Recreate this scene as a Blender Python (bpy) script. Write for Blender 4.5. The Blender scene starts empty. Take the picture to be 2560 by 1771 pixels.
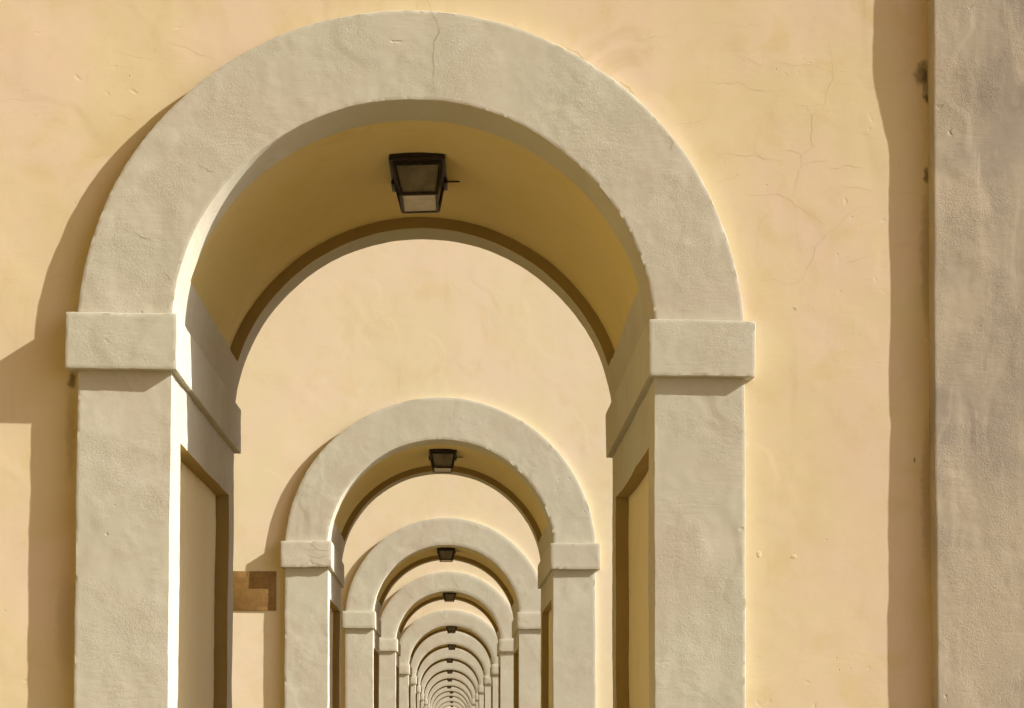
import bpy, bmesh, math, random
from mathutils import Vector, Matrix, noise

sc = bpy.context.scene
COL = sc.collection
PI = math.pi
rad = math.radians

# ------------------------------------------------------------------ camera
K = 2.1
F = 2289.0 * K                      # focal length in photo pixels (photo is 2560 x 1771)
YAW, PITCH = rad(-1.75 * K), rad(1.1 * K)
PX, PY = 1148 + F * math.tan(-YAW), 1850 - F * math.tan(PITCH)         # principal point
EYE = Vector((0, 0, 1.6))
cam = bpy.data.cameras.new('camera')
cam.sensor_width = 36
cam.lens = F / 2560 * 36
cam.shift_x = (1280 - PX) / 2560
cam.shift_y = (PY - 885.5) / 2560
cam.clip_start = 0.05
cam.clip_end = 2000
co = bpy.data.objects.new('camera', cam)
COL.objects.link(co)
co.location = EYE
co.rotation_euler = (PI / 2 + PITCH, 0, YAW)
sc.camera = co
ROT = co.rotation_euler.to_matrix()


def ray(u, v):
    d = ROT @ Vector(((u - PX) / F, -(v - PY) / F, -1))
    return d / d.y                 # unit depth along the arcade


# ------------------------------------------------------------------ helpers
def tag(o, label=None, cat=None, group=None, kind=None):
    if label: o['label'] = label
    if cat: o['category'] = cat
    if group: o['group'] = group
    if kind: o['kind'] = kind
    return o


def thing(name, loc, label, cat, group=None, rz=0):
    o = bpy.data.objects.new(name, None)
    COL.objects.link(o)
    o.empty_display_size = .2
    o.location = loc
    o.rotation_euler = (0, 0, rz)
    return tag(o, label, cat, group)


def build(name, bm, mats, parent=None, smooth=True, sharp=35):
    me = bpy.data.meshes.new(name)
    bm.to_mesh(me)
    bm.free()
    if not isinstance(mats, (list, tuple)): mats = [mats]
    for m in mats: me.materials.append(m)
    if smooth:
        me.polygons.foreach_set('use_smooth', [True] * len(me.polygons))
        me.set_sharp_from_angle(angle=rad(sharp))
    o = bpy.data.objects.new(name, me)
    COL.objects.link(o)
    if parent: o.parent = parent
    return o


def patch(bm, f, nu, nv, mi=0):
    """grid of quads from f(u, v), u and v in 0..1"""
    nu, nv = max(1, int(nu)), max(1, int(nv))
    g = [[bm.verts.new(f(i / nu, j / nv)) for j in range(nv + 1)] for i in range(nu + 1)]
    for i in range(nu):
        for j in range(nv):
            fc = bm.faces.new((g[i][j], g[i + 1][j], g[i + 1][j + 1], g[i][j + 1]))
            fc.material_index = mi


def flat(bm, o, a, b, res, mi=0):
    o, a, b = Vector(o), Vector(a), Vector(b)
    patch(bm, lambda u, v: o + a * u + b * v, math.ceil(a.length / res), math.ceil(b.length / res), mi)


def finish(bm, bev=None, bw=.006, seg=2, dist=1e-5):
    bmesh.ops.remove_doubles(bm, verts=bm.verts[:], dist=dist)
    bmesh.ops.recalc_face_normals(bm, faces=bm.faces[:])
    if bev:
        es = [e for e in bm.edges if len(e.link_faces) == 2 and e.calc_face_angle(0) > .6
              and e.is_convex and bev((e.verts[0].co + e.verts[1].co) / 2)]
        if es:
            bmesh.ops.bevel(bm, geom=es, offset=bw, segments=seg, affect='EDGES', profile=.5, clamp_overlap=True)


def warp(bm, seed, amp=1.0, flat_amp=1.0):
    """hand-laid plaster: nothing is quite straight"""
    s = Vector((seed * 7.31, seed * 3.17, seed * 5.71))
    for v in bm.verts:
        p = v.co
        d = noise.noise_vector(p * .55 + s) * .0085 * flat_amp
        d += noise.noise_vector(p * 2.1 + s) * .0052
        d += noise.noise_vector(p * 7.0 + s) * .0018
        d += noise.noise_vector(p * 19.0 + s) * .0017
        d.y *= .6
        v.co = p + d * amp


def wear(bm, seed, depth=.0042):
    '''knock bits off the sharp edges'''
    s = Vector((seed * 5.3, seed * 2.9, 0))
    bm.normal_update()
    mv = []
    for v in bm.verts:
        ns = [f.normal for f in v.link_faces]
        if len(ns) < 2 or min(a.dot(b) for a in ns for b in ns) > .92: continue
        n = noise.noise(v.co * 13 + s) + .5 * noise.noise(v.co * 31 + s)
        m = noise.noise(v.co * 2.3 + s)
        k = max(0, n - .12) * (.4 + max(0, m + .2) * 1.6)
        mv.append((v, v.normal * (-depth * min(1.4, k * 1.8))))
    for v, d in mv: v.co += d


def boxm(bm, x0, x1, y0, y1, z0, z1, res=9.0, mi=0):
    X, Y, Z = x1 - x0, y1 - y0, z1 - z0
    flat(bm, (x0, y0, z0), (X, 0, 0), (0, 0, Z), res, mi)
    flat(bm, (x0, y1, z0), (X, 0, 0), (0, 0, Z), res, mi)
    flat(bm, (x0, y0, z0), (0, Y, 0), (0, 0, Z), res, mi)
    flat(bm, (x1, y0, z0), (0, Y, 0), (0, 0, Z), res, mi)
    flat(bm, (x0, y0, z0), (X, 0, 0), (0, Y, 0), res, mi)
    flat(bm, (x0, y0, z1), (X, 0, 0), (0, Y, 0), res, mi)


# ------------------------------------------------------------------ materials
class NT:
    def __init__(self, name):
        self.m = bpy.data.materials.new(name)
        self.m.use_nodes = True
        self.t = self.m.node_tree
        self.b = self.t.nodes['Principled BSDF']

    def n(self, typ, **kw):
        nd = self.t.nodes.new(typ)
        for k, v in kw.items():
            if k.startswith('i_'):
                key = k[2:].replace('_', ' ')
                nd.inputs[key].default_value = v
            else:
                setattr(nd, k, v)
        return nd

    def l(self, a, b):
        self.t.links.new(a, b)

    def coords(self, rnd=37.0):
        tc = self.n('ShaderNodeTexCoord')
        oi = self.n('ShaderNodeObjectInfo')
        ml = self.n('ShaderNodeMath', operation='MULTIPLY')
        self.l(oi.outputs['Random'], ml.inputs[0]); ml.inputs[1].default_value = rnd
        ad = self.n('ShaderNodeVectorMath', operation='ADD')
        self.l(tc.outputs['Object'], ad.inputs[0]); self.l(ml.outputs[0], ad.inputs[1])
        return ad.outputs[0]

    def scale(self, vec, s):
        v = self.n('ShaderNodeVectorMath', operation='MULTIPLY')
        self.l(vec, v.inputs[0]); v.inputs[1].default_value = s
        return v.outputs[0]

    def noise(self, vec, scale, detail=4, rough=.55, dist=0.0):
        nd = self.n('ShaderNodeTexNoise')
        self.l(vec, nd.inputs['Vector'])
        nd.inputs['Scale'].default_value = scale
        nd.inputs['Detail'].default_value = detail
        nd.inputs['Roughness'].default_value = rough
        nd.inputs['Distortion'].default_value = dist
        return nd.outputs['Fac']

    def ramp(self, fac, lo, hi, a=0.0, b=1.0):
        mr = self.n('ShaderNodeMapRange')
        mr.interpolation_type = 'SMOOTHSTEP'
        self.l(fac, mr.inputs['Value'])
        for k, v in zip(('From Min', 'From Max', 'To Min', 'To Max'), (lo, hi, a, b)):
            mr.inputs[k].default_value = v
        return mr.outputs['Result']

    def mix(self, fac, a, b, mode='MIX'):
        mx = self.n('ShaderNodeMix', data_type='RGBA', blend_type=mode)
        if isinstance(fac, (int, float)): mx.inputs[0].default_value = fac
        else: self.l(fac, mx.inputs[0])
        for s, v in ((6, a), (7, b)):
            if isinstance(v, (tuple, list)): mx.inputs[s].default_value = (*v, 1)
            else: self.l(v, mx.inputs[s])
        return mx.outputs[2]

    def math(self, op, a, b):
        m = self.n('ShaderNodeMath', operation=op)
        for i, v in enumerate((a, b)):
            if isinstance(v, (int, float)): m.inputs[i].default_value = v
            else: self.l(v, m.inputs[i])
        return m.outputs[0]

    def bump(self, height, dist, strength=1.0, prev=None):
        b = self.n('ShaderNodeBump')
        b.inputs['Strength'].default_value = strength
        b.inputs['Distance'].default_value = dist
        self.l(height, b.inputs['Height'])
        if prev is not None: self.l(prev, b.inputs['Normal'])
        return b.outputs[0]


def plaster(name, c1, c2, c3, stain, grain, trowel, lumps, streak=(1, 1, 1), smudges=()):
    t = NT(name)
    v = t.coords()
    big = t.noise(v, .9, 5, .6, .4)
    mid = t.noise(t.scale(v, streak), 3.2, 6, .62, .6)
    c = t.mix(t.ramp(big, .38, .64), c1, c2)
    c = t.mix(t.ramp(mid, .48, .72, 0, .75), c, c3)
    fine = t.noise(v, 26, 5, .7)
    c = t.mix(t.ramp(fine, .55, .78, 0, .22), c, stain)
    st = t.noise(t.scale(v, (1.0, 1.0, .55)), 2.1, 8, .68, 1.2)
    c = t.mix(t.ramp(st, .58, .76, 0, .42), c, stain)
    drip = t.noise(t.scale(v, (1.0, 1.0, .12)), 6.5, 5, .6, .3)
    c = t.mix(t.math('MULTIPLY', t.ramp(drip, .55, .75), t.ramp(t.noise(v, .8, 2), .45, .65, 0, .35)), c, stain)
    # pin holes and specks
    vor = t.n('ShaderNodeTexVoronoi', feature='F1')
    t.l(v, vor.inputs['Vector']); vor.inputs['Scale'].default_value = 15
    vor.inputs['Randomness'].default_value = 1
    hole = t.ramp(vor.outputs['Distance'], .03, .08, 1, 0)
    pick = t.ramp(t.noise(v, 3.3, 2), .60, .66)
    hole = t.math('MULTIPLY', hole, pick)
    c = t.mix(t.math('MULTIPLY', hole, .7), c, stain)
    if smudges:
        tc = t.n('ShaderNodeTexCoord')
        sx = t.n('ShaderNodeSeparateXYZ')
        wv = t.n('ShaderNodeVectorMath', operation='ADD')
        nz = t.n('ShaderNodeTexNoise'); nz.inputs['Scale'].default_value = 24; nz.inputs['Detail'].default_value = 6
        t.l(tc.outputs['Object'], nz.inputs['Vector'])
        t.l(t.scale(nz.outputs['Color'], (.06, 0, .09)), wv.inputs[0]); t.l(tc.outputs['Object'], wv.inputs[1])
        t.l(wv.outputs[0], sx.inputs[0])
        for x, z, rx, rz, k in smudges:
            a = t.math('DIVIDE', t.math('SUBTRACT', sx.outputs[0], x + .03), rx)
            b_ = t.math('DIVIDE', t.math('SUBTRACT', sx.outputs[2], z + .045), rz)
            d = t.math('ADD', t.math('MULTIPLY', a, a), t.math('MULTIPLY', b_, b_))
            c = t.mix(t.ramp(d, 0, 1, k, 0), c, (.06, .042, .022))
    t.l(c, t.b.inputs['Base Color'])
    t.b.inputs['Roughness'].default_value = .93
    t.b.inputs['Specular IOR Level'].default_value = .12
    t.b.inputs['Diffuse Roughness'].default_value = .4
    # relief: slow swells, trowel passes in places, dents, brush marks, sand grain, pits
    b = t.bump(t.noise(v, 1.7, 2, .5), lumps)
    tw = t.noise(t.scale(v, (1, 1, 1.5)), 5.5, 5, .58, .5)
    where = t.ramp(t.noise(v, 1.9, 3), .50, .68)
    b = t.bump(t.math('MULTIPLY', tw, where), trowel * 1.1, 1, b)
    v2 = t.n('ShaderNodeTexVoronoi', feature='F1')
    wob = t.n('ShaderNodeVectorMath', operation='ADD')
    nv = t.n('ShaderNodeTexNoise'); nv.inputs['Scale'].default_value = 9
    t.l(v, nv.inputs['Vector'])
    t.l(t.scale(nv.outputs['Color'], (.22, .22, .16)), wob.inputs[0]); t.l(v, wob.inputs[1])
    t.l(t.scale(wob.outputs[0], (1, 1, 1.3)), v2.inputs['Vector']); v2.inputs['Scale'].default_value = 5.5
    dent = t.ramp(v2.outputs['Distance'], .03, .15, 0, 1)
    b = t.bump(t.math('MULTIPLY', dent, t.ramp(t.noise(v, 1.3, 2), .54, .60)), trowel * .6, 1, b)
    br = t.noise(t.scale(v, (.5, 1, 2.2)), 24, 5, .65, .2)
    b = t.bump(t.math('MULTIPLY', br, t.ramp(t.noise(v, 2.3, 3), .42, .62, .15, 1)), trowel * .42, 1, b)
    gr = t.math('MULTIPLY', t.noise(v, 85, 6, .8), t.ramp(t.noise(v, 2.4, 4), .38, .62, .08, 1.5))
    b = t.bump(gr, grain, 1, b)
    b = t.bump(t.math('SUBTRACT', 1.0, hole), .003, 1, b)
    t.l(b, t.b.inputs['Normal'])
    return t.m


M = {}
WALL = ((.64, .545, .345), (.665, .54, .40), (.61, .50, .278), (.51, .395, .205))
M['yellow'] = plaster('yellow_plaster', *WALL, .00035, .0015, .0042)
M['pale_yellow'] = plaster('pale_yellow_plaster', (.68, .605, .42), (.70, .60, .46), (.66, .56, .365), (.59, .48, .30),  # paler wall yellow; extra brightness of the farther walls put into the colour
                     .0003, .0013, .0036)
M['vault'] = plaster('vault_plaster', (.68, .575, .26), (.69, .575, .29), (.66, .545, .23), (.56, .44, .19),
                     .00016, .0006, .0020)
M['ochre'] = plaster('ochre_plaster', (.68, .48, .09), (.69, .49, .11), (.66, .46, .08), (.25, .16, .05),
                     .0002, .0005, .0016)
M['grey'] = plaster('grey_plaster', (.49, .48, .385), (.485, .448, .36), (.535, .515, .43), (.34, .29, .215),
                    .0019, .0036, .0030)
M['rough'] = plaster('rough_plaster', (.455, .40, .305), (.33, .29, .235), (.52, .455, .355), (.22, .185, .145),
                     .0034, .0044, .0030, (2.6, 2.6, .5))
M['panel'] = plaster('panel_plaster', (.76, .68, .42), (.77, .67, .45), (.73, .64, .37), (.55, .46, .26),
                     .0003, .0012, .0030)
M['edge'] = plaster('recess_shade_brown', (.36, .27, .10), (.38, .28, .11), (.33, .24, .085), (.25, .18, .07),  # recess returns painted darker brown; their shade is put into the colour
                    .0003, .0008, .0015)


def simple(name, col, rough=.8, spec=.3, metal=0, var=.25, sc_=14, bumpd=.0005):
    t = NT(name)
    v = t.coords()
    n = t.noise(v, sc_, 5, .6)
    c = t.mix(t.ramp(n, .35, .7), tuple(x * (1 - var) for x in col), tuple(min(1, x * (1 + var)) for x in col))
    t.l(c, t.b.inputs['Base Color'])
    t.b.inputs['Roughness'].default_value = rough
    t.b.inputs['Specular IOR Level'].default_value = spec
    t.b.inputs['Metallic'].default_value = metal
    t.l(t.bump(t.noise(v, sc_ * 8, 3), bumpd), t.b.inputs['Normal'])
    return t.m


M['iron'] = simple('dark_iron', (.022, .014, .009), .55, .4, 0, .4, 30)
M['crack'] = simple('crack_line', (.48, .365, .21), .95, .05)
M['crack_grey'] = simple('crack_line_grey', (.32, .275, .19), .95, .05)
M['bronze'] = simple('plaque_bronze', (.235, .138, .042), .5, .4, .0, .14, 18)
M['letter'] = simple('plaque_letters', (.19, .105, .03), .6, .3)
M['paving'] = simple('paving_stone', (.19, .138, .062), .85, .2, 0, .2, 3, .002)
M['pale'] = simple('pale_render', (.62, .58, .52), .9, .1)
t = NT('frosted_pane')
v = t.coords()
c = t.mix(t.ramp(t.noise(v, 9, 4), .3, .7), (.52, .48, .42), (.62, .58, .52))
t.l(c, t.b.inputs['Base Color']); t.b.inputs['Roughness'].default_value = .6
M['frost'] = t.m
t = NT('side_pane')
v = t.coords()
c = t.mix(t.ramp(t.noise(v, 11, 4), .3, .7), (.13, .115, .08), (.20, .18, .135))
t.l(c, t.b.inputs['Base Color']); t.b.inputs['Roughness'].default_value = .3
t.b.inputs['Specular IOR Level'].default_value = .25
M['pane'] = t.m

# ------------------------------------------------------------------ archway dimensions (metres, local origin: centre of front plane at ground)
ZI = 1.6 + 2.335            # impost top
IH = .313                   # impost height
XI, XO = 1.3387, 1.845      # pier inner / outer
IX, IO = 1.300, 1.898       # impost inner / outer
PJ = .023 * K                   # impost projection in front of the archivolt plane
WY = .036 * K                   # wall plane behind archivolt plane
T = 1.43 * K
YF, YB = .174 * K, T - .14 * K      # recessed panel between
ZC = ZI - .109             # arch centre
RI = math.hypot(XI, .109)
RO = 1.8482
RV = RI + .078
ZR = ZI + .278              # bottom of vault panel
BASE = -1.2


def arc_block(bm, r0, r1, y0, y1, zlo, zhi=None, na=120, nr=8, ny=6, side=0):
    """curved block between two radii; from height zlo over the crown (zhi None) or between heights on one side"""
    def th(r, t):
        a = math.asin(max(-1, min(1, (zlo - ZC) / r)))
        b = PI - a if zhi is None else math.asin((zhi - ZC) / r)
        w = a + (b - a) * t
        return PI - w if side < 0 else w
    def P(r, y, t):
        w = th(r, t)
        return Vector((r * math.cos(w), y, ZC + r * math.sin(w)))
    patch(bm, lambda u, v: P(r0 + (r1 - r0) * v, y0, u), na, nr)
    patch(bm, lambda u, v: P(r0 + (r1 - r0) * v, y1, u), na, nr)
    patch(bm, lambda u, v: P(r0, y0 + (y1 - y0) * v, u), na, ny)
    patch(bm, lambda u, v: P(r1, y0 + (y1 - y0) * v, u), na, ny)
    for e in (0, 1):
        patch(bm, lambda u, v: P(r0 + (r1 - r0) * u, y0 + (y1 - y0) * v, e), nr, ny)


def crater(bm, x, z, y, rx, rz, h, mi=0):
    '''a blob of filler left on the render'''
    prof = [(1.15, .0006), (.9, -h * .55), (.6, -h), (.3, -h * .8), (0.02, -h * .75)]
    patch(bm, lambda u, v: (lambda p: Vector((x + rx * p[0] * math.cos(2 * PI * u), y + p[1],
          z + rz * p[0] * math.sin(2 * PI * u))))(prof[round(v * 4)]), 18, 4, mi)


def wall_mesh(res, xl, xr, zt):
    bm = bmesh.new()
    rh = RO - .09
    nr = math.ceil(1.6 / res)
    na = math.ceil(PI * 2.4 / res)
    nz = math.ceil((ZC - BASE) / (res * 1.5))

    def outer(w):
        c, s = math.cos(w), math.sin(w)
        k = 1e9
        if c > 1e-6: k = min(k, xr / c)
        if c < -1e-6: k = min(k, xl / c)
        if s > 1e-6: k = min(k, (zt - ZC) / s)
        return k

    for y in (WY, T - WY):
        def pol(u, v):
            w = PI * u
            k = outer(w)
            r = rh + (k - rh) * v
            return Vector((r * math.cos(w), y, ZC + r * math.sin(w)))
        patch(bm, pol, na, nr)
        for s, xe in ((1, xr), (-1, xl)):
            patch(bm, lambda u, v: Vector((s * rh + (xe - s * rh) * u, y, BASE + (ZC - BASE) * v)), nr, nz)
    # reveal inside and the outer edges
    patch(bm, lambda u, v: Vector((rh * math.cos(PI * u), WY + (T - 2 * WY) * v, ZC + rh * math.sin(PI * u))), na, 1)

    def oe(u, v):
        w = PI * u
        k = outer(w)
        return Vector((k * math.cos(w), WY + (T - 2 * WY) * v, ZC + k * math.sin(w)))
    patch(bm, oe, na, 1)
    for xe in (xr, xl, rh, -rh):
        patch(bm, lambda u, v: Vector((xe, WY + (T - 2 * WY) * u, BASE + (ZC - BASE) * v)), 1, nz)
    return bm


def pier_mesh(s, res):
    bm = bmesh.new()
    zt = ZI - IH + .03
    zp0, zp1 = .35, ZI - IH - .336
    W = XO - XI
    flat(bm, (s * XI, 0, BASE), (s * W, 0, 0), (0, 0, zt - BASE), res)
    flat(bm, (s * XI, T, BASE), (s * W, 0, 0), (0, 0, zt - BASE), res)
    flat(bm, (s * XO, 0, BASE), (0, T, 0), (0, 0, zt - BASE), res)
    zs = [(BASE, zp0), (zp0, zp1), (zp1, zt)]
    ys = [(0, YF), (YF, YB), (YB, T)]
    for i, (a, b) in enumerate(zs):
        for j, (c, d) in enumerate(ys):
            if i == 1 and j == 1: continue
            flat(bm, (s * XI, c, a), (0, d - c, 0), (0, 0, b - a), res)
    flat(bm, (s * XI, 0, zt), (s * W, 0, 0), (0, T, 0), res)
    flat(bm, (s * XI, 0, BASE), (s * W, 0, 0), (0, T, 0), res)
    return bm


def panel_mesh(s, res):
    bm = bmesh.new()
    zp0, zp1 = .35, ZI - IH - .336
    d = .09
    flat(bm, (s * (XI + d), YF, zp0), (0, YB - YF, 0), (0, 0, zp1 - zp0), res)
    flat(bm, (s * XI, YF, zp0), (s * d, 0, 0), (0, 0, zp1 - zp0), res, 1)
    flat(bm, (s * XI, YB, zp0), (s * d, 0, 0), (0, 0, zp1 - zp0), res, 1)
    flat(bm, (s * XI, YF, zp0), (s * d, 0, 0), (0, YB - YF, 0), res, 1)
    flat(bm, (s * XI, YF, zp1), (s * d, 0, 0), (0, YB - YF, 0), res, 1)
    return bm


def ribbon(bm, pts, w, y, mi, seed):
    """a hairline crack as a thin raised-edge sliver lying on the plaster, pts = [(x, z)]"""
    rnd = random.Random(seed)
    P = []
    for a, b in zip(pts[:-1], pts[1:]):
        n = max(2, int(math.hypot(b[0] - a[0], b[1] - a[1]) / .03))
        for i in range(n):
            t_ = i / n
            P.append((a[0] + (b[0] - a[0]) * t_ + rnd.uniform(-1, 1) * .007,
                      a[1] + (b[1] - a[1]) * t_ + rnd.uniform(-1, 1) * .007))
    P.append(pts[-1])
    prev = None
    N = len(P)
    for i, p in enumerate(P):
        q = P[min(i + 1, N - 1)]; o = P[max(i - 1, 0)]
        d = Vector((q[0] - o[0], q[1] - o[1]))
        if d.length < 1e-6: d = Vector((1, 0))
        d.normalize()
        ww = w * (.35 + .65 * math.sin(PI * (i + .5) / N)) * rnd.uniform(.6, 1.25)
        nx, nz = -d[1] * ww / 2, d[0] * ww / 2
        cur = (bm.verts.new((p[0] + nx, y, p[1] + nz)), bm.verts.new((p[0] - nx, y, p[1] - nz)))
        if prev:
            f = bm.faces.new((prev[0], prev[1], cur[1], cur[0])); f.material_index = mi
        prev = cur


# crack lines on the second archway's left impost, centimetre-like steps from its left top corner
IMPX = -IO
CHIPPED = [([(72, 6), (82, 12), (92, 22), (110, 24), (124, 30)], .006), ([(68, 34), (80, 42), (100, 44), (122, 38)], .006),
           ([(64, 60), (74, 50), (84, 58), (100, 62), (110, 64)], .008), ([(40, 10), (36, 24)], .004),
           ([(92, 62), (104, 66), (118, 66), (128, 64)], .014), ([(56, 20), (70, 24), (92, 22)], .004)]


def make_archway(i, loc, label, res, xl, xr, zt, cracks=None):
    root = thing('archway', loc, label, 'archway', 'archways of the arcade')
    fine_edges = i < 2
    bm = wall_mesh(res * 2, xl, xr, zt)
    finish(bm, None)
    if cracks: 
        for k, (pts, w) in enumerate(cracks['wall']): ribbon(bm, pts, w * .45, WY - .0006, 1, k)
        for a in cracks['chips']: crater(bm, *loc1(*a[:2]), WY, *a[2:])
    warp(bm, i)
    build('wall', bm, [M['stained' if i == 0 else 'pale_yellow'], M['crack']], root)

    na = int(PI * 1.6 / res)
    nr = int(.5 / res)
    bm = bmesh.new()
    arc_block(bm, RI, RO, 0, YF, ZI - .02, None, na, nr, 6)
    arc_block(bm, RI, RO, YB, T, ZI - .02, None, na, nr, 6)
    for s in (1, -1):
        arc_block(bm, RI + .0008, RV + .03, YF - .03, YB + .03, ZI - .02, ZR, max(3, int(.3 / res)), 3,
                  int(1.1 / res), s)
    finish(bm, lambda c: (c.y < .001 or c.y > T - .001) and c.z > ZI - .01, .0035)
    if cracks:
        for k, (pts, w) in enumerate(cracks['arch']): ribbon(bm, pts, w * .62, -.0012, 1, 50 + k)
    if fine_edges: wear(bm, i)
    warp(bm, i + .3)
    build('archivolt', bm, [M['grey'], M['crack_grey']], root)

    bm = bmesh.new()
    arc_block(bm, RV, RV + .12, YF - .01, YB + .01, ZR - .01, None, na, 2, int(1.1 / res))
    for f in bm.faces: f.tag = True
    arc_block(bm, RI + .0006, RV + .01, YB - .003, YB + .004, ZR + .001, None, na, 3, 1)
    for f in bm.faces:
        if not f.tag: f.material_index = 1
    finish(bm, None)
    warp(bm, i + .3)
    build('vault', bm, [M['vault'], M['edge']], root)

    for s in (-1, 1):
        bm = pier_mesh(s, res)
        finish(bm, lambda c: (c.y < .001 or c.y > T - .001) and abs(c.x) < XI + .001 or (c.y < .001 and abs(c.x) > XO - .001), .0035)
        if fine_edges: wear(bm, i + s)
        warp(bm, i + .3)
        p = build('pier', bm, M['grey'], root)
        bm = panel_mesh(s, res)
        finish(bm)
        warp(bm, i + .3)
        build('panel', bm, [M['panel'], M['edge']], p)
        bm = bmesh.new()
        x0, x1 = sorted((s * IX, s * IO))
        boxm(bm, x0, x1, -PJ, T + PJ, ZI - IH, ZI, res)
        finish(bm, lambda c: True, .0035)
        if fine_edges: wear(bm, i + 3 * s)
        mats = [M['grey']]
        if i == 1 and s < 0:
            mats.append(M['crack_grey'])
            for v in bm.verts:
                if v.co.y < .02 and v.co.z < ZI - IH + .02 and -1.60 < v.co.x < -1.32:
                    v.co.z += .030 * max(0, noise.noise(Vector((v.co.x * 14, 3, 0))) + .45) * (1 - abs(v.co.x + 1.44) / .17)
            for k, (pts, w) in enumerate(CHIPPED):
                ribbon(bm, [(IMPX + x * .0046, ZI - z * .0046) for x, z in pts], w * .7, -PJ - .0012, 1, 90 + k)
        warp(bm, i + .7 + s * .1)
        build('impost', bm, mats, root)
    return root


def copy_tree(o, parent=None):
    c = o.copy()
    COL.objects.link(c)
    if parent: c.parent = parent
    for ch in list(o.children): copy_tree(ch, c)
    return c


# ------------------------------------------------------------------ lantern
def make_lantern(loc, label, rz):
    """square tapered lantern, origin at its ceiling plate"""
    root = thing('ceiling_lantern', loc, label, 'lantern', 'lanterns under the arches', rz)
    a, b, h0, h1 = .150, .112, -.034, -.215     # half widths top/bottom, heights
    DY = 1.8                                     # deeper than wide
    bm = bmesh.new()
    boxm(bm, -.172, .172, -.172 * DY, .172 * DY, -.012, .06)
    boxm(bm, -.176, .176, -.176 * DY, .176 * DY, -.034, -.0125)
    finish(bm, lambda c: True, .004)
    build('mounting_plate', bm, M['iron'], root)

    def P(sx, sy, t, inset=0.0):
        w = a + (b - a) * t - inset
        return Vector((sx * w, sy * w * DY, h0 + (h1 - h0) * t))

    bm = bmesh.new()

    def bar(p, q, w):
        d = (q - p).normalized()
        up = Vector((0, 0, 1)) if abs(d.z) < .7 else Vector((p.x, p.y, 0)).normalized()
        s = d.cross(up).normalized(); u = s.cross(d).normalized()
        vs = []
        for e in (p, q):
            for i, j in ((-1, -1), (1, -1), (1, 1), (-1, 1)):
                vs.append(bm.verts.new(e + s * i * w / 2 + u * j * w / 2))
        for f in ((0, 1, 2, 3), (7, 6, 5, 4), (0, 4, 5, 1), (1, 5, 6, 2), (2, 6, 7, 3), (3, 7, 4, 0)):
            bm.faces.new([vs[k] for k in f])
    cs = ((-1, -1), (1, -1), (1, 1), (-1, 1))
    for k in range(4):
        s1, s2 = cs[k], cs[(k + 1) % 4]
        bar(P(*s1, 0), P(*s1, 1), .019)
        bar(P(*s1, 1), P(*s2, 1), .019)
        bar(P(*s1, .03, .001), P(*s2, .03, .001), .024)
    finish(bm)
    build('frame', bm, M['iron'], root, False)
    for k in range(4):
        s1, s2 = cs[k], cs[(k + 1) % 4]
        bm = bmesh.new()
        q = [P(*s1, .02, .004), P(*s2, .02, .004), P(*s2, .98, .004), P(*s1, .98, .004)]
        nrm = Vector((s1[0] + s2[0], s1[1] + s2[1], 0)).normalized()
        vs = [bm.verts.new(x) for x in q] + [bm.verts.new(x - nrm * .004) for x in q]
        for f in ((0, 1, 2, 3), (7, 6, 5, 4), (0, 4, 5, 1), (1, 5, 6, 2), (2, 6, 7, 3), (3, 7, 4, 0)):
            bm.faces.new([vs[j] for j in f])
        finish(bm)
        build('glass_pane', bm, M['pane'], root, False)
    bm = bmesh.new()
    boxm(bm, -b + .004, b - .004, (-b + .004) * DY, (b - .004) * DY, h1 - .002, h1 + .002)
    finish(bm)
    build('bottom_pane', bm, M['frost'], root, False)
    bm = bmesh.new()
    boxm(bm, .171, .262, .215, .225, -.026, -.017)
    boxm(bm, .171, .182, .19, .235, -.034, -.012)
    finish(bm, lambda c: True, .002)
    build('cable', bm, M['iron'], root)
    # the hinge and the latch at the plate's sides
    for s in (-1, 1):
        bm = bmesh.new()
        boxm(bm, s * .168 - .012, s * .168 + .012, .11, .29, -.060, -.0345)
        finish(bm, lambda c: True, .003)
        build('hinge' if s > 0 else 'latch', bm, M['iron'], root)
    return root


# ------------------------------------------------------------------ place the archways from what the photo shows
# inner impost edges (u left, u right), impost top v, arch centre u for the height reading
MEAS = [
    (442.0, 1622.5, 782.0, 802.5), (828.3, 1376.3, 1351.4, 1359.4), (938.5, 1293.0, 1528.6, 1530.0),
    (993.0, 1248.0, 1597.0, 1599.0), (1023.7, 1229.0, 1660.5, 1661.5), (1041.0, 1210.0, 1689.0, 1691.0),
    (1051.0, 1196.0, 1714.0, 1714.0), (1060.0, 1188.5, 1735.0, 1735.0), (1069.0, 1179.0, 1748.0, 1748.0),
    (1075.0, 1174.0, 1761.0, 1761.0), (1080.5, 1169.5, 1770.0, 1770.0), (1085.5, 1166.0, 1778.0, 1778.0),
    (1091.0, 1162.5, 1787.0, 1787.0), (1095.5, 1158.5, 1794.0, 1794.0)]
PLACES = []
for uL, uR, vL, vR in MEAS:
    vm = (vL + vR) / 2
    a, b = ray(uL, vL), ray(uR, vR)
    D = 2 * IX / (b.x - a.x)            # depth of the impost's front face
    x0 = (a.x + b.x) / 2 * D
    z = EYE.z + (a.z + b.z) / 2 * D
    PLACES.append(Vector((x0, D + PJ, z - ZI)))

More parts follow.
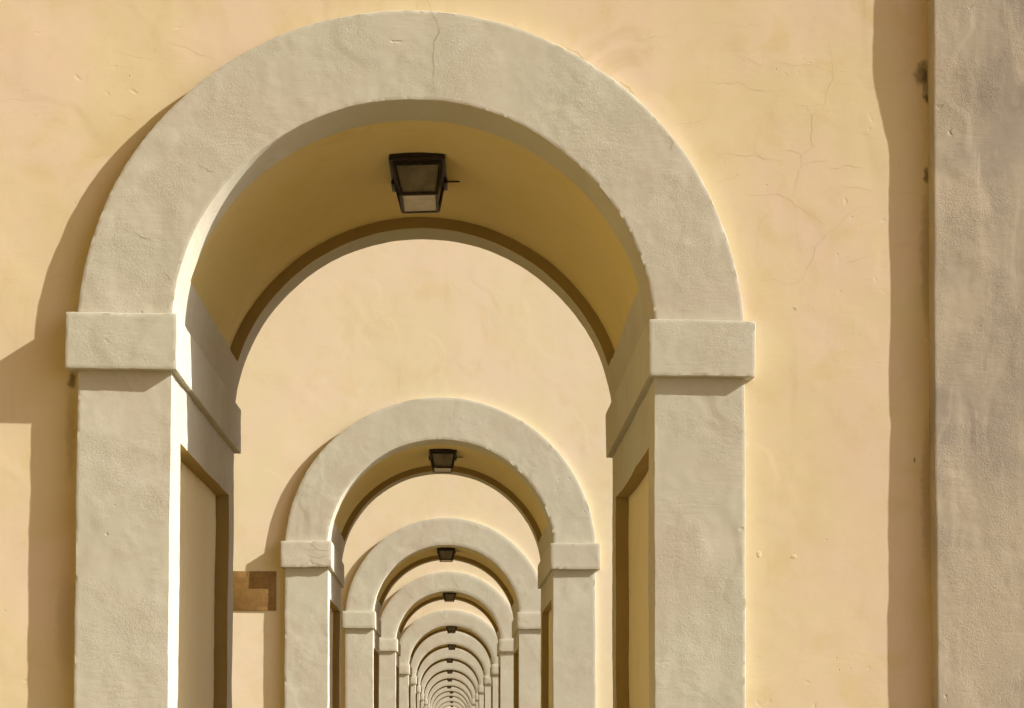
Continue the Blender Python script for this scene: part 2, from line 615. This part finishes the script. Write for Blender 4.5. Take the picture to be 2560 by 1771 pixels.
ORD = ['nearest', 'second', 'third', 'fourth', 'fifth', 'sixth', 'seventh', 'eighth', 'ninth', 'tenth',
       'eleventh', 'twelfth', 'thirteenth', 'farthest']
ALAB = ['nearest archway, big grey plaster arch on square piers in a cracked yellow wall',
        'second archway, with a bronze plaque on its yellow wall and a chipped left impost',
        'third archway, grey arch framed inside the plaque archway']
for k in range(3, 13):
    ALAB.append('%s archway from the viewer, grey arch in the receding row' % ORD[k])
ALAB.append('farthest and smallest archway, dark arch rim against a pale opening')


def loc1(u, v, y=WY):
    """photo pixel -> local (x, z) on the nearest archway's plane at local depth y"""
    r = ray(u, v) * (PLACES[0].y + y)
    return (r.x - PLACES[0].x, r.z + EYE.z - PLACES[0].z)


OV = 2560 / 2307.0


def z2(pts, w):       # right half crack points read in the enlarged crop (1280..2560, 0..885)
    return ([loc1(1280 + x / 1.8023, y / 1.8023) for x, y in pts], w)


def z1(pts, w):       # left half
    return ([loc1(x / 1.8023, y / 1.8023) for x, y in pts], w)


CRACKS = {'wall': [
    z2([(1428, 180), (1448, 350), (1420, 400), (1405, 470), (1395, 490), (1350, 525), (1345, 600), (1350, 660), (1303, 708), (1300, 745), (1285, 800), (1262, 885)], .0034),
    z2([(830, 372), (1035, 380), (1085, 408), (1155, 412), (1240, 410)], .0028),
    z2([(1260, 468), (1320, 480), (1350, 525)], .0028),
    z2([(1350, 480), (1410, 465), (1420, 500), (1500, 500), (1520, 490)], .0026),
    z2([(900, 693), (1110, 710), (1140, 722), (1210, 728)], .0030),
    z2([(1195, 684), (1278, 686), (1303, 710)], .0034),
    z2([(1303, 745), (1345, 735), (1425, 728)], .0030),
    z2([(1428, 755), (1475, 757), (1515, 746), (1580, 757)], .0032),
    z2([(1050, 884), (1180, 876), (1250, 895), (1270, 925), (1330, 960), (1400, 1008)], .0030),
    z2([(1620, 930), (1545, 937), (1500, 985), (1435, 1040), (1370, 1110), (1350, 1180), (1310, 1255), (1265, 1285), (1200, 1262), (1120, 1262)], .0026),
    z2([(1165, 950), (1120, 1000), (1102, 1050), (1108, 1140)], .0022),
    z2([(1505, 1185), (1560, 1172), (1610, 1155)], .0026),
    z2([(1480, 838), (1560, 850), (1620, 862)], .0024),
    z2([(735, 566), (810, 556), (870, 540)], .0026),
    z2([(940, 826), (1000, 805), (1022, 785)], .0024),
    z2([(530, 185), (620, 175), (720, 165)], .0020),
    z2([(890, 100), (1020, 112), (1130, 122)], .0020),
    z2([(1010, 255), (1080, 275), (1130, 300)], .0020),
    z2([(1160, 280), (1290, 296), (1375, 298), (1440, 340)], .0024),
    z2([(1540, 590), (1600, 615), (1645, 625)], .0020),
    z2([(1448, 378), (1550, 384), (1720, 415)], .0020),
    z2([(1700, 868), (1770, 872), (1840, 865)], .0022),
    z2([(1710, 1115), (1765, 1098), (1830, 1110)], .0022),
    z1([(745, 188), (840, 215), (900, 245), (970, 270)], .0028),
    z1([(520, 232), (600, 258), (700, 278)], .0018),
    z1([(390, 712), (440, 708), (500, 700)], .0024),
    z1([(490, 520), (555, 530), (605, 548)], .0022),
    z1([(0, 458), (80, 446), (150, 455)], .0020),
    z1([(150, 930), (220, 930), (280, 925)], .0018),
    z1([(200, 1270), (250, 1250), (300, 1245)], .0024),
    z1([(1922, 0), (1935, 18), (1940, 40)], .0030),
], 
    'chips': [(1896, 1385, .012, .020, .0014), (1982, 1392, .017, .012, .0010), (1987, 1655, .007, .007, .001)],
    'arch': [
    ([loc1(x / 1.8023, y / 1.8023, 0) for x, y in [(900, 745), (930, 765), (962, 776)]], .005),
    ([loc1(x / 1.8023, y / 1.8023, 0) for x, y in [(610, 1050), (640, 1075), (672, 1082), (688, 1092)]], .005),
    ([loc1(x / 1.8023, y / 1.8023, 0) for x, y in [(730, 1225), (752, 1245), (765, 1265)]], .004),
    ([loc1(x / 1.8023, y / 1.8023, 0) for x, y in [(955, 440), (968, 452), (975, 448)]], .007),
    ([loc1(1280 + x / 1.8023, y / 1.8023, 0) for x, y in [(705, 610), (722, 640), (712, 685)]], .004),
    ([loc1(1280 + x / 1.8023, y / 1.8023, 0) for x, y in [(490, 374), (525, 400), (552, 424)]], .006),
    ([loc1(1280 + x / 1.8023, y / 1.8023, 0) for x, y in [(240, 215), (290, 240), (330, 266)]], .005),
    ([loc1(x / 1.8023, y / 1.8023, 0) for x, y in [(1945, 42), (1962, 90), (1978, 140), (1955, 190), (1950, 255), (1960, 310), (1958, 370), (1963, 440)]], .0042),
]}

TURN = [0, .5, .3] + [0] * 11    # degrees
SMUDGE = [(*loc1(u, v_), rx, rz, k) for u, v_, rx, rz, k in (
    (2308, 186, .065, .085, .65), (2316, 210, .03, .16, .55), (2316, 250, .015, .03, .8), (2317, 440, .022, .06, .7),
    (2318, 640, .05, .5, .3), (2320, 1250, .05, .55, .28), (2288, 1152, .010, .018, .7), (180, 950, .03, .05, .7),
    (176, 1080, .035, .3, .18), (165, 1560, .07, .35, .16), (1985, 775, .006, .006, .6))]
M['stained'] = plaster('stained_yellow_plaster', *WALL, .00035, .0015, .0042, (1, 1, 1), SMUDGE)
arches = []
res_of = [.022, .04, .07, .09]
proto = None
for i, P in enumerate(PLACES):
    if i < 5:
        res = res_of[i] if i < 4 else .11
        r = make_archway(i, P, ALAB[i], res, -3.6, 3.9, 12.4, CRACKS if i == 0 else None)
        proto = r
    else:
        r = copy_tree(proto)
        r.location = P
        r['label'] = ALAB[i]
    r.rotation_euler = (0, 0, rad(TURN[i]))
    arches.append(r)

back = copy_tree(proto)  # unseen extra arch, added to block light coming from behind the camera
back.location = (PLACES[0].x, -4.6, 0)
back['label'] = 'unseen archway added behind the viewer to block light, grey arch in a yellow wall'
lp = None
LLAB = ['largest lantern, under the nearest arch, square iron frame with frosted bottom pane',
        'lantern hanging under the second arch, the plaque archway']
for k in range(2, 13):
    LLAB.append('lantern hanging under the %s arch from the viewer' % ORD[k])
LLAB.append('smallest lantern, under the farthest arch of the row')
JIT = [(-.018, -.5), (0, 1), (-.02, 0), (.02, 2), (.02, 1), (.05, 0), (.0, -2), (.0, 1), (0, 0), (-.05, 0), (.1, 0), (.05, 0), (.08, 0), (.1, 0)]
for i, P in enumerate(PLACES):
    loc = P + Vector((JIT[i][0], .735 * K, ZC + RV - .008))
    if lp is None:
        lp = make_lantern(loc - Vector((0, 0, .004)), LLAB[0], rad(JIT[i][1]))
        lp.rotation_euler.y = rad(-2.4)
    else:
        o = copy_tree(lp)
        o.location = loc
        o.rotation_euler = (0, 0, rad(JIT[i][1]))
        o['label'] = LLAB[i]

# ------------------------------------------------------------------ pilaster at the right
P0 = PLACES[0]
pil = thing('pilaster', (P0.x, P0.y, P0.z), 'wide rough grey plaster pilaster standing at the right of the nearest archway', 'pilaster')
bm = bmesh.new()
xe, _ = loc1(2337, 900, 0)
NZ, NX = 420, 60
ZT = 12.4


def pil_front(z):
    h = z - 1.6 + P0.z
    t_ = max(0, min(1, (h - 3.42) / .66)); t_ = t_ * t_ * (3 - 2 * t_)
    return WY - K * (.0335 + .0112 * t_ + .003 * max(0, min(1, (1.6 - h) / 1.6)))


def pil_pt(u, v):
    z = BASE + (ZT - BASE) * v
    return Vector((xe + (3.95 - xe) * u, pil_front(z), z))


patch(bm, pil_pt, NX, NZ)
patch(bm, lambda u, v: Vector((xe - .019 * u, pil_pt(0, v).y + (WY + .03 - pil_pt(0, v).y) * u, pil_pt(0, v).z)), 3, NZ)
patch(bm, lambda u, v: Vector((3.95, pil_pt(0, v).y + (T + .04 - pil_pt(0, v).y) * u, pil_pt(0, v).z)), 10, NZ)
finish(bm, lambda c: c.x < xe + .01 and c.y < WY - .03, .005)
warp(bm, 11.2, 1.0)
build('shaft', bm, M['rough'], pil)

# ------------------------------------------------------------------ plaque on the second archway's wall
P1 = PLACES[1]
tr = rad(TURN[1])


def onwall(u, v):
    d = ray(u, v)
    n = Vector((math.sin(tr), -math.cos(tr), 0))
    p0 = Vector((P1.x, P1.y, 0)) - n * WY
    q = p0 - Vector((0, 0, 0))
    k = q.dot(n) / (d.x * n.x + d.y * n.y)
    return Vector((d.x * k, d.y * k, EYE.z + d.z * k))


A, B = onwall(691, 1429), onwall(691, 1527.5)
zt, zb = A.z, B.z
xl, xr = 0, .64
pq = thing('wall_plaque', (A.x - .32 * math.cos(tr), A.y - .32 * math.sin(tr), zb), 'brown bronze plaque with rows of tiny engraved text on the second yellow wall', 'plaque', None, tr)
hw, hh = (xr - xl) / 2, zt - zb
bm = bmesh.new()
boxm(bm, -hw, hw, -.012, -.001, 0, hh)
finish(bm, lambda c: True, .003)
build('plate', bm, M['bronze'], pq)
bm = bmesh.new()
rnd = random.Random(4)
y = hh - .085
row = 0
while y > .035:
    x = -hw + .05 + (0 if row % 3 else .03)
    end = hw - .05 - (0 if row % 3 else .05)
    while x < end:
        w = rnd.uniform(.02, .07)
        boxm(bm, x, min(x + w, end), -.0128, -.0118, y, y + .006)
        x += w + .008
    y -= .0185
    row += 1
finish(bm)
build('inscription', bm, M['letter'], pq, False)
bm = bmesh.new()
for k in range(16):
    a0, a1 = PI + PI * k / 16, PI + PI * (k + 1) / 16
    vs = []
    for a in (a0, a1):
        for r in (.017, .023):
            vs.append((r * math.cos(a), r * 1.2 * math.sin(a) + hh - .038))
    f = [bm.verts.new((x, yy, z)) for (x, z) in vs for yy in (-.0135, -.0118)]
    bm.faces.new((f[0], f[2], f[6], f[4])); bm.faces.new((f[1], f[3], f[7], f[5]))
for s in (-1, 1):
    x0, x1 = sorted((s * .017, s * .023))
    boxm(bm, x0, x1, -.0135, -.0118, hh - .038, hh - .014)
boxm(bm, -.023, .023, -.0136, -.0118, hh - .014, hh - .009)
finish(bm)
build('emblem', bm, M['letter'], pq, False)

# ------------------------------------------------------------------ beyond, beside and below
far = PLACES[-1]
bm = bmesh.new()
boxm(bm, -9, 9, 0, 6, -1.4, 9)
for xx in (-5, -1.6, 1.8, 5.2):
    boxm(bm, xx - .5, xx + .5, -.08, .4, 4.5, 6.3)
finish(bm)
hb = build('distant_building', bm, M['pale'])
hb.location = (far.x, far.y + 26, 0)
tag(hb, 'pale building seen through the farthest archway', 'building')

bm = bmesh.new()
boxm(bm, -6, 0, -40, 260, -1.4, 10.5)
finish(bm)
sw = build('bounce_house', bm, M['ochre'])  # unseen, added to throw warm bounce light onto the shaded faces
sw.location = (-14, 0, 0)
tag(sw, 'unseen yellow house front added on the left for warm bounce light', 'house')

bm = bmesh.new()
boxm(bm, -4.2, 4.2, -9, 205, 12.35, 13)
finish(bm)
rf = build('added_overhead_slab', bm, M['yellow'])  # unseen slab added overhead to keep sky light down
tag(rf, kind='structure')

bm = bmesh.new()
flat(bm, (-600, -600, 0), (1200, 0, 0), (0, 1200, 0), 60)
g = build('ground', bm, M['paving'], None, False)
tag(g, kind='structure')

# ------------------------------------------------------------------ light
SUN = Vector((7.4 / K, -1.0, 4.85 / K)).normalized()
el = math.asin(SUN.z)
az = math.atan2(SUN.x, SUN.y)
w = bpy.data.worlds.new('World')
sc.world = w
w.use_nodes = True
nt = w.node_tree
bg = nt.nodes['Background']
sky = nt.nodes.new('ShaderNodeTexSky')
sky.sky_type = 'NISHITA'
sky.sun_disc = False
sky.sun_elevation = el
sky.sun_rotation = az
sky.air_density = .1
sky.dust_density = 1.5
sky.ozone_density = 0
nt.links.new(sky.outputs[0], bg.inputs[0])
bg.inputs[1].default_value = .05
sl = bpy.data.lights.new('sun', 'SUN')
sl.energy = 2.0
sl.angle = rad(.5)
sl.color = (1, .95, .86)
so = bpy.data.objects.new('sun', sl)
COL.objects.link(so)
so.rotation_euler = SUN.to_track_quat('Z', 'Y').to_euler()
so.location = SUN * 50

sc.view_settings.view_transform = 'Standard'
sc.view_settings.look = 'None'
sc.view_settings.gamma = 1
sc.view_settings.use_curve_mapping = False
sc.view_settings.exposure = 2.2
sc.cycles.max_bounces = 8
sc.cycles.diffuse_bounces = 6
sc.cycles.use_denoising = True
